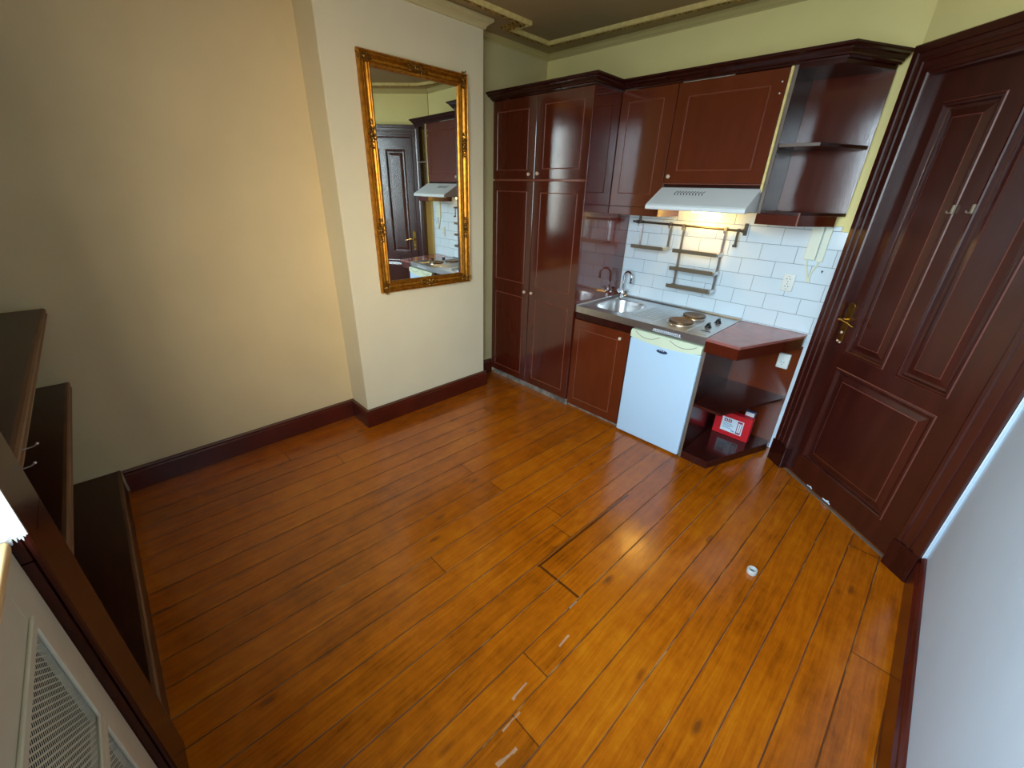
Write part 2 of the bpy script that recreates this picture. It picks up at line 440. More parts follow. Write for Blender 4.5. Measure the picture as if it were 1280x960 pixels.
# tiles
def tile_field(m, x0, x1, z0, z1):
    p = .1006; j = .0011
    r0 = math.floor((z0-1.3619)/p)-1
    for r in range(r0, r0+14):
        zb, zt = 1.3619+r*p, 1.3619+(r+1)*p
        a, b = max(zb+j, z0), min(zt-j, z1)
        if b-a < .006: continue
        sh = .1329+(.1 if r % 2 == 0 else 0.)          # the course under z = 1.3619 is r = -1
        u = math.floor((x0-sh)/.2)-1
        while sh+u*.2 < x1:
            c, d = max(sh+u*.2+j, x0), min(sh+(u+1)*.2-j, x1)
            if d-c > .006: m.box(c, d, 0., .0055, a, b, bev=.0012)
            u += 1
m = MB(); m.box(2.1195, 2.165, .001, .0078, .002, .799); m.box(.7495, 2.165, .005, .0079, .80, 1.462, mi=1); m.box(.7495, 2.117, .005, .0079, 1.462, 1.489, mi=1); m.box(1.137, 1.741, .005, .0079, 1.462, 1.668, mi=1)
tile_field(m, .7495, 2.163, .8, 1.462); tile_field(m, .7495, 1.136, 1.463, 1.489); tile_field(m, 1.742, 2.117, 1.463, 1.489); tile_field(m, 1.137, 1.741, 1.463, 1.668)
struct('wall_tiles', m, ['tile', 'grout'], 'white brick-bond tiles above the worktop', 'tiles')

# baseboards
bprof = [(0, 0), (-.022, 0), (-.022, .112), (-.018, .118), (-.019, .130), (-.015, .137), (0, .137)]
m = MB(); m.sweep([(-.265, -3.310), (-.265, -1.968), (-.018, -1.968), (-.018, -.850), (-.208, -.850), (-.208, -.60)], bprof, pmats=[0, 0, 0, 0, 1, 1])
struct('baseboard_left', m, ['base_wood', 'base_top'], 'dark red baseboard along the cream wall and chimney breast', 'baseboard')
m = MB(); m.sweep([(2.96, -.79), (2.96, -3.30)], [(0, 0), (-.022, 0), (-.022, .13), (-.014, .14), (-.016, .165), (-.008, .172), (0, .172)])
struct('baseboard_right', m, ['base_wood'], 'dark red baseboard under the cool white wall', 'baseboard')

# ceiling moulding: pale fillet inside, gilded ornament outside
cpath = [(.148, -3.20), (.148, -.640), (-.020, -.640), (-.020, -.205), (1.80, -.135), (2.02, -.19), (2.68, -.76), (2.78, -.92), (2.80, -3.20)]
t1 = thing('trim_1', (1.5, -1.7, H), 'gilded plaster moulding framing the ceiling', 'moulding', kind='structure')
m = MB(); m.sweep(cpath, [(-.036, 0), (-.036, -.018), (-.032, -.024), (-.020, -.024), (-.016, -.014), (-.016, 0)], closed=True, z=H)
tag(build('fillet', m, 'gold_strip', t1), kind='structure')
m = MB(); m.sweep(cpath, [(-.016, 0), (-.014, -.010), (.000, -.018), (.018, -.016), (.030, -.006), (.034, 0)], closed=True, z=H)
rr = random.Random(3)
for i in range(len(cpath)):
    a, b = Vector(cpath[i]), Vector(cpath[(i+1) % len(cpath)])
    d = b-a; n = Vector((-d.y, d.x)).normalized(); k = max(2, int(d.length/.026))
    for q in range(k):
        if (i == 8): break
        p = a+d*((q+.5)/k)
        big = q % 3 != 2
        o = .000+rr.uniform(-.006, .006)
        m.ball((p.x+n.x*o, p.y+n.y*o, H-.017), .0150 if big else .010, 1, sc=(1, 1, .9))
        o2 = .024+rr.uniform(-.003, .003)
        m.ball((p.x+n.x*o2, p.y+n.y*o2, H-.008), .0115, 1)
tag(build('leaf_ornament', m, 'gold_orn', t1, smooth=True), kind='structure')

m = MB(); m.sweep([(-.265, -1.968), (-.018, -1.968), (-.018, -.850), (-.208, -.850)],
                  [(0, H-.062), (-.010, H-.060), (-.014, H-.048), (-.026, H-.036), (-.040, H-.028), (-.048, H-.022), (-.048, H-.006), (-.040, H), (0, H)])
struct('trim_2', m, 'chim_cornice', 'cream cornice around the top of the chimney breast', 'cornice')
cv = [(0, -.046), (-.004, -.046), (-.005, -.036), (-.010, -.032), (-.010, -.012), (-.015, -.006), (-.016, 0), (0, 0)]
m = MB(); m.sweep([(-.208, -.850), (-.208, .008), (2.165, .008), (2.95, -.657)], cv, z=H)
m.sweep([(2.96, -.72), (2.96, -3.30)], cv, z=H)
m.sweep([(-.265, -3.30), (-.265, -1.968)], cv, z=H)
struct('trim_3', m, 'cove', 'small ochre cove along the top of the walls', 'cove')

# ------------------------------------------------------------------ door
d1 = thing('door_1', DLOC, 'dark brown panelled room door with brass handle', 'door', rz=DRZ, kind='structure')
Rz = Matrix.Rotation(DRZ, 4, 'Z'); DM = Matrix.Translation(DLOC) @ Rz
m = MB()
pp = [(0, 0), (.004, .004), (.012, .006), (.018, .003), (.024, -.010), (.030, -.011), (.036, -.011), (.064, -.004), (.068, -.003)]
m.front(.105, .895, .010, 2.143, .035, [(.200, .853, .450, 2.028, pp), (.518, .850, .768, 2.028, pp), (.198, .152, .766, .764, pp)],
        thick=.042, edge=.002, marks=[(0., .004), (.064, .068)])
leaf = build('door_leaf', m, ['door_wood', 'door_edge'], d1, local=True)
cas = [(0, -.098), (0, .006), (.004, .010), (.030, .010), (.034, .004), (.050, .002), (.054, .008), (.066, .008), (.070, .002), (.092, .002), (.097, .009), (.110, .009), (.115, .003), (.120, .0), (.120, -.035)]
def casing(m, s0, s1, zt, prof):
    w = [(0, s0), (0, 0)]
    rings = []
    for (c, sgx, top) in ((s0, 1, 0), (s0, 1, 1), (s1, -1, 1), (s1, -1, 0)):
        rings.append([(c+sgx*o, -h, (zt-o*1.08) if top else .16) for o, h in prof])
    k = len(prof); vs = [v for r in rings for v in r]; fs = [(i*k+q, (i+1)*k+q, (i+1)*k+q+1, i*k+q+1) for i in range(3) for q in range(k-1)]
    m.add(vs, fs)
m = MB(); casing(m, 0., 1.006, 2.272, cas)
build('casing', m, 'door_wood', d1, local=True)
m = MB(); m.box(-.004, .126, -.016, .098, 0, .158, bev=.003); build('plinth_block', m, 'mahog_dark', d1, local=True)
m = MB(); m.box(.884, 1.008, -.016, .098, 0, .158, bev=.003); build('plinth_block', m, 'mahog_dark', d1, local=True)
m = MB(); m.box(1.0075, 1.0125, .0, .02, .16, 2.2, bev=.001); build('caulk_line', m, 'label_white', d1, local=True)
m = MB(); m.box(.122, .884, .018, .0345, 0.0005, .005); build('threshold', m, 'edge_grey', d1, local=True)
for s, w, z in ((.315, .040, .012), (.440, .055, .016)):
    m = MB(); m.box(s, s+w, .0315, .035, .012, .012+z*.5, bev=.002); m.box(s+w*.5, s+w*.8, .0315, .035, .012, .012+z, bev=.003)
    build('paint_chip', m, 'label_white', d1, local=True)
# handle
hd = thing('door_handle', DLOC, None, None); hd.location = (0, 0, 0); hd.parent = d1
m = MB(); c = .150
pts = [(c+.019*math.cos(a), 1.006+.098*(1 if math.sin(a) >= 0 else -1)+.019*math.sin(a)) for a in [2*PI*k/20 for k in range(20)]]
m.prism(pts, 0, .006, bev=.0015); m.xf(Matrix.Rotation(PI/2, 4, 'X')); m.xf(Matrix.Translation((0, .035, 0)))
build('back_plate', m, 'brass', hd, local=True)
m = MB(); m.tube([(c, .030, 1.03), (c, -.012, 1.03), (c+.006, -.020, 1.03), (c+.03, -.022, 1.033), (c+.06, -.018, 1.026), (c+.085, -.013, 1.016), (c+.10, -.012, 1.015)], [.009, .008, .008, .0075, .0065, .0065, .006], 12)
build('lever', m, 'brass_bright', hd, local=True, smooth=True)
m = MB(); m.ball((c-.006, .028, .905), .006, 2); m.ball((c+.012, .028, .90), .006, 2); m.lathe((c, .031, .955), [(.008, 0), (.008, .004), (.006, .005)], 'Y', 14)
build('screw', m, 'knob', hd, local=True, smooth=True)

# coat hooks on the door panels
for s, z, lab in ((.447, 1.60, 'small cream metal hook on the door, the one nearer the handle side'), (.523, 1.605, 'small cream metal hook on the door, on the moulding of the hinge-side panel')):
    P = DM @ Vector((s, .03, z)); t = thing('coat_hook', P, lab, 'hook', 'hooks on the door', rz=DRZ)
    m = MB(); m.box(-.005, .005, -.008, .004, -.016, .020, bev=.001); build('hook_plate', m, 'hook', t, local=True)
    m = MB(); m.tube([(0, -.008, -.012), (0, -.022, -.013), (0, -.028, -.011), (0, -.030, -.005)], .0032, 8); build('prong', m, 'hook', t, local=True, smooth=True)

# ------------------------------------------------------------------ window wall (slightly out of square); local y = 0 is its room face
WLOC, WRZ = (-.265, -3.316, 0), math.atan(-.008)
def wthing(name, label, cat, kind=None, group=None): return thing(name, WLOC, label, cat, group, WRZ, kind)
ww = wthing('wall_window', 'window wall with a deep reveal', 'wall', 'structure')
XW0, XW1, ZS, ZH, DP = 1.865, 3.170, 1.052, 2.50, .050
m = MB(); m.box(-.18, 1.63, -.42, -.31, 0, H); m.box(XW1, 3.365, -.085, 0, 0, H); m.box(1.63, XW1, -.085, 0, ZH, H-.001); m.box(1.63, XW1, -.13, -.1005, 0, ZS-.001); m.box(1.55, 1.632, -.31, -.302, 0, H)
tag(build('masonry', m, 'white_paint', ww, local=True), kind='structure')
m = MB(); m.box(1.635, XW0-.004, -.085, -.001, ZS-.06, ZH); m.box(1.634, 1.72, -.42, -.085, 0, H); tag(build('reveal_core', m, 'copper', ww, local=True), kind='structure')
# woven wallpaper of the reveal, torn along its lower edge
m = MB(); n = 40; rr = random.Random(5); vs = []
for k in range(n+1):
    y = -DP+(DP+.0265)*k/n
    zb = ZS-.016+rr.uniform(0, .016)
    for q, z in enumerate((zb, ZH)): vs += [(XW0-.004, y, z), (XW0, y, z)]
fs = []
for k in range(n):
    a, b = k*4, (k+1)*4
    fs += [(a+1, b+1, b+3, a+3), (a, a+2, b+2, b), (a, b, b+1, a+1), (a+2, a+3, b+3, b+2)]
fs += [(0, 1, 3, 2), (n*4, n*4+2, n*4+3, n*4+1)]
m.add(vs, fs); tag(build('reveal_wallpaper', m, 'reveal', ww, local=True), kind='structure')
w1 = wthing('window_1', 'white casement window behind the camera', 'window', 'structure')
m = MB()
for a, b, c, d in ((XW0, XW0+.035, ZS, ZH), (XW1-.035, XW1, ZS, ZH), (XW0+.035, XW1-.035, ZS, ZS+.04), (XW0+.035, XW1-.035, ZH-.04, ZH), (2.500, 2.536, ZS+.04, ZH-.04)):
    m.box(a, b, -DP-.030, -DP, c, d, bev=.003)
tag(build('window_frame', m, 'win_white', w1, local=True), kind='structure')
for a, b in ((XW0+.035, 2.500), (2.536, XW1-.035)):
    m = MB(); m.box(a, b, -DP-.018, -DP-.014, ZS+.04, ZH-.04); tag(build('pane', m, 'pane', w1, local=True), kind='structure')
# sill
sl = wthing('window_sill', 'white window sill with a pale pine front edge', 'window sill', 'structure')
m = MB(); m.box(XW0+.001, XW1-.001, -DP, -.019, ZS-.018, ZS, bev=.001); tag(build('sill_board', m, 'win_white', sl, local=True), kind='structure')
m = MB(); m.box(XW0+.002, XW1-.001, -.0185, .004, ZS-.018, ZS+.001, bev=.006, seg=3); tag(build('front_edge', m, 'pine', sl, local=True, smooth=True), kind='structure')
# radiator cover
rc = wthing('radiator_cover', 'off-white radiator cover with perforated grille below the window sill', 'radiator cover')
gx0, gx1 = 1.970, 3.05
m = MB(); zt = ZS-.0185
grz = ((.675, .940), (.37, .645), (.09, .34))
m.box(XW0, gx0, -.10, 0, .002, zt, bev=.002); m.box(gx1, XW1-.002, -.10, 0, .002, zt, bev=.002)
zz = [zt]+[v for a, b in grz for v in (b, a)]+[.002]
for k in range(0, len(zz), 2): m.box(gx0, gx1, -.10, 0, zz[k+1], zz[k])
build('cover_panel', m, 'rad_white', rc, local=True)
for a, b in grz:
    m = MB(); m.box(gx0+.0005, gx1-.0005, -.016, -.010, a+.0005, b-.0005); build('dark_backing', m, 'rad_dark', rc, local=True)  # dark sheet standing in for the shade behind the grille holes
for a, b in grz:
    m = MB(); pt = .0135; hw = .0016
    L = (gx1-gx0)+(b-a)
    for sg in (1, -1):
        u = -(b-a)
        while u < gx1-gx0:
            # line x = gx0+u+t, z = a+t (or b-t)
            t0, t1_ = max(0, -u), min(b-a, gx1-gx0-u)
            if t1_-t0 > .004:
                p = [(gx0+u+t0, t0), (gx0+u+t1_, t1_)]
                w = hw*1.414 if sg > 0 else hw*.65
                q = [(p[0][0]-w, p[0][1]), (p[0][0]+w, p[0][1]), (p[1][0]+w, p[1][1]), (p[1][0]-w, p[1][1])]
                q = [(min(max(x, gx0), gx1), (a+z if sg > 0 else b-z)) for x, z in q]
                y0, y1 = (-.0022, -.0016) if sg > 0 else (-.0025, -.0019)
                vs = [(x, y0, z) for x, z in q]+[(x, y1, z) for x, z in q]
                m.add(vs, [(0, 1, 2, 3), (7, 6, 5, 4), (0, 4, 5, 1), (1, 5, 6, 2), (2, 6, 7, 3), (3, 7, 4, 0)])
            u += pt*(1. if sg > 0 else .8)
    build('grille', m, 'rad_white', rc, local=True)
    m = MB(); f = .014
    for x0, x1, z0, z1 in ((gx0-f, gx0+.004, a-f, b+f), (gx1-.004, gx1+f, a-f, b+f), (gx0, gx1, a-f, a+.004), (gx0, gx1, b-.004, b+f)):
        m.box(x0, x1, 0, .006, z0, z1, bev=.002)
    build('grille_frame', m, 'rad_white', rc, local=True)
# built-in shelves in the left niche
bs = wthing('built_in_shelves', 'dark brown built-in shelves between the cream wall and the window', 'shelves')
def shelf(z, y1, t, name='shelf'):
    m = MB(); m.box(.002, 1.632, -.305, y1-.016, z-t, z-.001)
    b = build(name, m, 'shelf_dark', bs, local=True)
    m = MB(); m.extrude_x([(y1-.016, z-t), (y1-.004, z-t), (y1-.001, z-t+.004), (y1-.001, z-t+.010), (y1-.005, z-t+.013), (y1, z-.012), (y1-.001, z-.004), (y1-.006, z), (y1-.016, z)], .002, 1.632)
    build('shelf_nosing', m, 'shelf_edge', b, local=True)
    return b
s1 = shelf(1.065, .002, .034); shelf(.700, -.030, .038); shelf(.146, .002, .026)
m = MB(); m.box(.002, 1.632, -.03, -.006, .001, .119); build('plinth_board', m, 'shelf_dark', bs, local=True)
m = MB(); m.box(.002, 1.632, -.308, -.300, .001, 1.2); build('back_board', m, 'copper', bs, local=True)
m = MB(); m.box(1.635, XW0-.003, -.082, .014, .001, ZS-.062); m.box(1.635, XW0-.005, 0, .014, ZS-.06, H-.06); m.box(1.805, XW0-.0045, .0145, .0255, .001, H-.06, bev=.003)
build('stile', m, 'mahog_dark', bs, local=True)
for x in (1.50, 1.60):
    m = MB(); m.tube([(x, 0, 1.050), (x, .020, 1.052), (x, .026, 1.056)], .0016, 8); m.ball((x, .027, 1.057), .0032, 2)
    build('cup_hook', m, 'steel', bs, local=True, smooth=True)

# ------------------------------------------------------------------ kitchen: tall cabinet
GP = [(0, 0), (.0032, -.0035), (.0064, 0)]
def knob(parent, x, y, z):
    m = MB(); m.lathe((x, y, z), [(.0055, 0), (.005, .008), (.010, .012), (.0125, .017), (.011, .022), (.005, .025)], 'Y', 18)
    k = build('knob', m, 'knob', parent, smooth=True); return k
def cab_door(parent, x0, x1, z0, z1, y, grooves, kn=None, mt='mahog_lit'):
    m = MB(); m.front(x0, x1, z0, z1, y, [(a, b, c, d, GP) for a, b, c, d in grooves], thick=.018, edge=.002, marks=[(0, .0064)])
    d = build('door', m, [mt, 'groove'], parent)
    if kn: knob(d, kn[0], y, kn[1])
    return d
XT0, XTM, XT1, YT = -.1745, .277, .7488, -.615
tc = thing('tall_cabinet', (.287, -.31, 0), 'tall mahogany cabinet with four doors beside the chimney alcove', 'cabinet')
m = MB(); yf = YT+.0195
m.box(XT0, XT0+.018, yf, -.002, .0575, 2.224); m.box(XT1-.0365, XT1-.0185, yf, -.002, .0575, 2.224)
m.box(XT0+.018, XT1-.018, -.012, -.002, .0575, 2.224); m.box(XT0+.018, XT1-.018, yf, -.012, .0575, .076); m.box(XT0+.018, XT1-.018, yf, -.012, 2.206, 2.224)
m.box(XTM-.012, XTM+.012, yf, -.012, .076, 2.206)
build('carcass', m, 'mahog', tc)
m = MB(); m.box(XT1-.018, XT1, yf, -.002, .0575, 2.224); build('side_panel', m, 'side_gloss', tc)
m = MB(); m.box(XT0+.018, XT1-.018, YT+.004, -.10, 1.690, 1.702); build('mid_rail', m, 'groove', tc)  # lightened strip, bright reflection on the lower doors' top edges put into colour
m = MB(); m.box(XT0+.01, XT1, -.592, -.05, 0.001, .057); build('plinth', m, 'plinth', tc)
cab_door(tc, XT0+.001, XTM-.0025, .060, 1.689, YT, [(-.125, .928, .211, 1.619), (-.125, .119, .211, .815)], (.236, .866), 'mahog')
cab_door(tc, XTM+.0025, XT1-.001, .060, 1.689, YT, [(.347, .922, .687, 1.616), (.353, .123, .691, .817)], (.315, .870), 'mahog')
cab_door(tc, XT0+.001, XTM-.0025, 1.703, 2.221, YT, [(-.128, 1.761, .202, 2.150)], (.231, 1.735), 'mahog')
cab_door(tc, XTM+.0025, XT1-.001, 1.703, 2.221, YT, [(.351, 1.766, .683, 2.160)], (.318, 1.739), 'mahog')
# crown over the tall cabinet and the wall cabinets
cr = thing('crown_moulding', (.9, -.3, 2.23), 'dark moulded crown running along the tops of the kitchen cabinets', 'moulding')
crp = [(0, 0), (-.008, 0), (-.010, .008), (-.018, .012), (-.018, .018), (-.032, .030), (-.034, .036), (-.046, .042), (-.050, .046), (-.050, .054), (0, .054)]
m = MB(); m.sweep([(XT0, -.30), (XT0, YT), (XT1, YT), (XT1, -.30)], crp, z=2.224); m.box(XT0, XT1, YT, -.30, 2.262, 2.277)
build('tall_crown', m, 'mahog_dark', cr)
m = MB(); m.sweep([(.7495, -.311), (1.955, -.311), (2.118, -.02)], crp, z=2.2305)
m.prism([(.7495, -.311), (1.955, -.311), (2.118, -.02), (2.116, .006), (.7495, .006)], 2.272, 2.287)
build('wall_crown', m, 'mahog_dark', cr)

# wall cabinets
YU = -.311
nc = thing('wall_cabinet', (.94, -.15, 1.49), 'narrow mahogany wall cabinet above the sink', 'wall cabinet', 'wall cabinets')
m = MB(); y1 = YU+.0195
m.box(.7505, .766, y1, 0, 1.49, 2.233); m.box(1.120, 1.1365, y1, 0, 1.49, 2.233); m.box(.766, 1.120, y1, 0, 1.545, 1.561); m.box(.766, 1.120, y1, 0, 2.216, 2.233); m.box(.766, 1.12, -.008, 0, 1.561, 2.216)
build('carcass', m, 'mahog', nc)
m = MB(); m.box(.752, 1.136, YU, y1-.001, 1.490, 1.544, bev=.002); build('pelmet', m, 'mahog_lit', nc)
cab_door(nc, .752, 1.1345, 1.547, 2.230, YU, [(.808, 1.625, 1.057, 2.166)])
wc = thing('wall_cabinet', (1.43, -.15, 1.672), 'wide mahogany wall cabinet above the range hood', 'wall cabinet', 'wall cabinets')
m = MB()
m.box(1.1375, 1.154, y1, 0, 1.673, 2.233); m.box(1.725, 1.7405, y1, 0, 1.673, 2.233); m.box(1.154, 1.725, y1, 0, 1.673, 1.689); m.box(1.154, 1.725, y1, 0, 2.216, 2.233); m.box(1.154, 1.725, -.008, 0, 1.689, 2.216)
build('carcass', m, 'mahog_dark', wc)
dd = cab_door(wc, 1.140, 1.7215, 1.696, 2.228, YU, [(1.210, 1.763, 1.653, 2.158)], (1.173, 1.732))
for z in (2.168, 2.118):
    m = MB(); m.lathe((1.700, YU, z), [(.004, 0), (.004, .001), (.002, .002)], 'Y', 10); build('screw', m, 'label_white', dd)
m = MB(); m.box(1.1385, 1.7215, YU+.002, YU+.018, 1.689, 1.694); build('bottom_edging', m, 'groove', wc)
m = MB(); m.box(1.16, 1.45, YU+.002, YU+.018, 2.2285, 2.2300); build('pale_edging', m, 'ivory', wc)
m = MB(); m.box(1.7245, 1.7395, YU-.001, y1-.001, 1.650, 2.231, bev=.003); build('filler_strip', m, 'gold_strip', wc)

# open corner shelf beside the hood
oc = thing('open_wall_shelf', (1.92, -.15, 1.49), 'open mahogany corner wall shelf beside the door', 'wall shelf')
def cpoly(i=0., x0=1.760): return [(x0, YU+i), (1.955-i*.5, YU+i), (2.112-i*.6, -.016), (2.112-i*.6, -.0125), (x0, -.0125)]
m = MB(); m.box(1.742, 1.7595, YU, 0, 1.49, 2.233, bev=.001); sp = build('side_panel', m, 'mahog_dark', oc)
m = MB(); m.box(1.743, 1.759, YU-.0015, YU, 1.545, 2.23); build('front_edge', m, 'edge_grey', sp)
m = MB(); m.box(1.760, 2.112, -.012, -.002, 1.545, 2.233); build('back_panel', m, 'mahog', oc)
m = MB(); m.prism(cpoly(), 1.543, 1.559, bev=.001); build('bottom_board', m, 'mahog_dark', oc)
m = MB(); m.prism(cpoly(.012), 1.872, 1.889, bev=.001); ms = build('shelf_board', m, 'mahog_dark', oc)
m = MB(); m.box(1.761, 1.948, YU+.0105, YU+.0118, 1.873, 1.888); build('front_edge', m, 'edge_grey', ms)
m = MB(); m.prism(cpoly(), 2.212, 2.233); build('top_board', m, 'mahog_dark', oc)
m = MB(); m.prism([(1.742, YU-.001), (1.953, YU-.001), (2.085, -.07), (2.07, -.06), (1.945, YU+.014), (1.742, YU+.014)], 1.488, 1.5425, bev=.001); build('fascia', m, 'mahog', oc)
m = MB(); m.box(1.950, 1.957, YU-.003, YU+.002, 1.489, 1.556); build('corner_bead', m, 'groove', oc)

# ------------------------------------------------------------------ range hood
hd = thing('range_hood', (1.436, -.25, 1.54), 'white slanted range hood with lit lamp under the wide wall cabinet', 'range hood')
hp = [(0, 1.671), (-.305, 1.671), (-.318, 1.668), (-.486, 1.572), (-.496, 1.562), (-.497, 1.546), (-.492, 1.541), (-.470, 1.541), (-.466, 1.548), (0, 1.548)]
m = MB(); m.extrude_x(hp[::-1], 1.1385, 1.735); build('hood_body', m, 'hood', hd)
m = MB()
for r in range(2):
    for k in range(10):
        y0 = -.352-r*.020; zc = 1.668-(abs(y0)-.318)*(.096/.168)
        x = 1.262+k*.019; sh = .010 if r == 0 else -.010
        dz = .018*(.096/.168)
        yb, zb = y0-.018, zc-dz
        n = Vector((0, -.496, .868))*.0008
        vs = [(x+sh*.5, y0, zc), (x+.006+sh*.5, y0, zc), (x+.006-sh*.5, yb, zb), (x-sh*.5, yb, zb)]
        vs = [(a, b+n.y, c+n.z) for a, b, c in vs]
        vs2 = [(a, b-.004*-.496, c-.004*.868) for a, b, c in vs]
        m.add(vs+vs2, [(0, 1, 2, 3), (4, 7, 6, 5), (0, 4, 5, 1), (1, 5, 6, 2), (2, 6, 7, 3), (3, 7, 4, 0)])
build('vent_slot', m, 'socket_dark', hd)
m = MB(); m.box(1.16, 1.715, -.455, -.20, 1.5435, 1.5475, bev=.001); build('grease_filter', m, 'steel_dark', hd)
m = MB(); m.box(1.30, 1.42, -.17, -.07, 1.522, 1.5475, bev=.010, seg=2); build('lamp_lens', m, 'bulb', hd, smooth=True)

# ------------------------------------------------------------------ rail with hanging racks
YR = -.05
ur = thing('wall_rail', (1.2, YR, 1.43), 'dull metal rail mounted on the tiles below the hood', 'rail')
m = MB(); m.tube([(.815, YR, 1.4375), (1.630, YR, 1.4285)], .0075, 12); build('rail_bar', m, 'wicker', ur, smooth=True)
for x, zz in ((.845, 1.437), (1.612, 1.4285)):
    m = MB(); m.box(x-.008, x+.008, -.046, -.0005, zz-.012, zz+.012, bev=.002); m.box(x-.012, x+.012, -.006, -.0003, zz-.03, zz+.045, bev=.002); build('bracket', m, 'wicker', ur)
def rack(x0, x1, shelves, lab, name, zr):
    t = thing(name, ((x0+x1)/2, YR, shelves[-1]), lab, 'hanging rack', 'racks hung from the rail')
    zb = shelves[-1]-.012
    for x in (x0, x1):
        m = MB(); ys = YR+.0075+.003
        # hook over the rail, then a flat strap down
        pr = [(ys-.0305, zr-.012), (ys-.0215, zr+.0115), (ys-.004, zr+.0115), (ys+.003, zr), (ys-.004, zr-.045), (ys-.004, zb)]
        for (a, b), (c, d) in zip(pr, pr[1:]):
            n = Vector((-(d-b), c-a)).normalized()*.0015
            vs = [(x+e, p+n.x*g, q+n.y*g) for e in (-.0085, .0085) for (p, q) in ((a, b), (c, d)) for g in (-1, 1)]
            m.add(vs, [(0, 1, 3, 2), (4, 6, 7, 5), (0, 4, 5, 1), (2, 3, 7, 6), (0, 2, 6, 4), (1, 5, 7, 3)])
        m.box(x-.010, x+.010, ys-.034, ys-.026, zr-.026, zr-.010, bev=.001)
        build('strap', m, 'steel', t)
    for z in shelves:
        m = MB(); m.box(x0-.018, x1+.004, -.132, -.036, z-.006, z, bev=.001); m.box(x0-.018, x1+.004, -.135, -.132, z-.014, z+.012, bev=.001)
        sh = build('rack_shelf', m, 'shelf_metal', t)
        m = MB(); m.box(x1+.0045, x1+.016, -.134, -.036, z-.014, z+.010, bev=.003); build('end_cap', m, 'steel', sh)
    return t
rack(.888, 1.122, [1.270], 'single-shelf metal rack hanging at the left end of the rail above the sink', 'hanging_rack', 1.4365)
rack(1.222, 1.508, [1.272, 1.150, 1.026], 'three-tier metal rack hanging from the rail above the hotplates', 'hanging_rack', 1.4325)
t = thing('hanging_hook', (1.588, YR, 1.34), 'short flat metal hook hanging from the right end of the rail', 'hook')
m = MB(); m.box(1.580, 1.596, YR-.0135, YR-.0095, 1.345, 1.44, bev=.001); m.box(1.580, 1.596, YR-.0135, YR+.013, 1.4375, 1.441, bev=.001); build('hook_strap', m, 'wicker', t)
m = MB(); m.box(1.577, 1.599, YR-.030, YR-.008, 1.328, 1.345, bev=.002); build('hook_foot', m, 'socket_dark', t)

# ------------------------------------------------------------------ steel worktop with sink and hob
ZW = .8535
sw = thing('steel_worktop', (1.24, -.3, .807), 'stainless steel worktop with sink, drainer and two hotplates', 'worktop')
WX0, WX1, WY0 = .751, 1.7325, -.600
m = MB()
cx, cy, hx, hy, rc_ = .968, -.315, .150, .185, .085
def rr_loop(sc, z, n=64):
    out = []
    for k in range(n):
        a = 2*PI*(k+.5)/n
        dx, dy = math.cos(a), math.sin(a)
        # rounded rectangle by superellipse
        e = 3.2; r = (abs(dx/(hx*sc))**e+abs(dy/(hy*sc))**e)**(-1/e)
        out.append((cx+dx*r, cy+dy*r, z))
    return out
bx0, bx1, by0, by1 = .753, 1.190, -.598, -.004
angs = [2*PI*(k+.5)/64 for k in range(64)]
def outer(a):
    dx, dy = math.cos(a), math.sin(a); t = 1e9
    if dx > 1e-9: t = min(t, (bx1-cx)/dx)
    if dx < -1e-9: t = min(t, (bx0-cx)/dx)
    if dy > 1e-9: t = min(t, (by1-cy)/dy)
    if dy < -1e-9: t = min(t, (by0-cy)/dy)
    return (cx+dx*t, cy+dy*t, ZW)
ol = [outer(a) for a in angs]
for c in ((bx0, by0), (bx1, by0), (bx1, by1), (bx0, by1)):
    k = min(range(64), key=lambda i: (ol[i][0]-c[0])**2+(ol[i][1]-c[1])**2); ol[k] = (c[0], c[1], ZW)
loops = [ol, rr_loop(1.07, ZW), rr_loop(1.03, ZW-.002), rr_loop(1.0, ZW-.006), rr_loop(.97, ZW-.03), rr_loop(.93, ZW-.11), rr_loop(.86, ZW-.135), rr_loop(.5, ZW-.142), rr_loop(.12, ZW-.144)]
vs = [v for l in loops for v in l]; fs = [(i*64+k, i*64+(k+1) % 64, (i+1)*64+(k+1) % 64, (i+1)*64+k) for i in range(len(loops)-1) for k in range(64)]
fs.append(tuple(8*64+k for k in range(64)))
m.add(vs, fs)
m.box(1.190, WX1, -.598, -.004, ZW-.012, ZW)
m.box(WX0, WX1, WY0, -.5975, .8075, ZW+.0015, bev=.001); m.box(WX0, WX0+.002, -.5975, -.004, .8075, ZW+.006); m.box(WX1-.002, WX1, -.5975, -.004, .8075, ZW+.002)
m.extrude_x([(-.03, ZW-.001), (-.024, ZW+.006), (-.010, ZW+.016), (-.001, ZW+.016), (-.001, ZW-.001)], WX0, WX1)
build('worktop_sheet', m, 'steel', sw, smooth=True)
m = MB(); m.lathe((cx, cy, ZW-.1438), [(.038, 0), (.038, .002), (.030, .003), (.0, .001)], 'Z', 24); build('drain', m, 'steel_dark', sw, smooth=True)
m = MB()
for k in range(7): m.box(1.165+k*.026, 1.175+k*.026, -.50, -.15, ZW-.001, ZW+.0022, bev=.002)
build('drainer_ribs', m, 'steel', sw)
m = MB()
m.box(1.362, 1.368, -.56, -.05, ZW-.001, ZW+.003, bev=.0015); m.box(1.585, 1.591, -.56, -.05, ZW-.001, ZW+.003, bev=.0015); m.box(1.60, 1.715, -.56, -.545, ZW-.001, ZW+.002, bev=.001)
build('hob_rim', m, 'steel', sw)
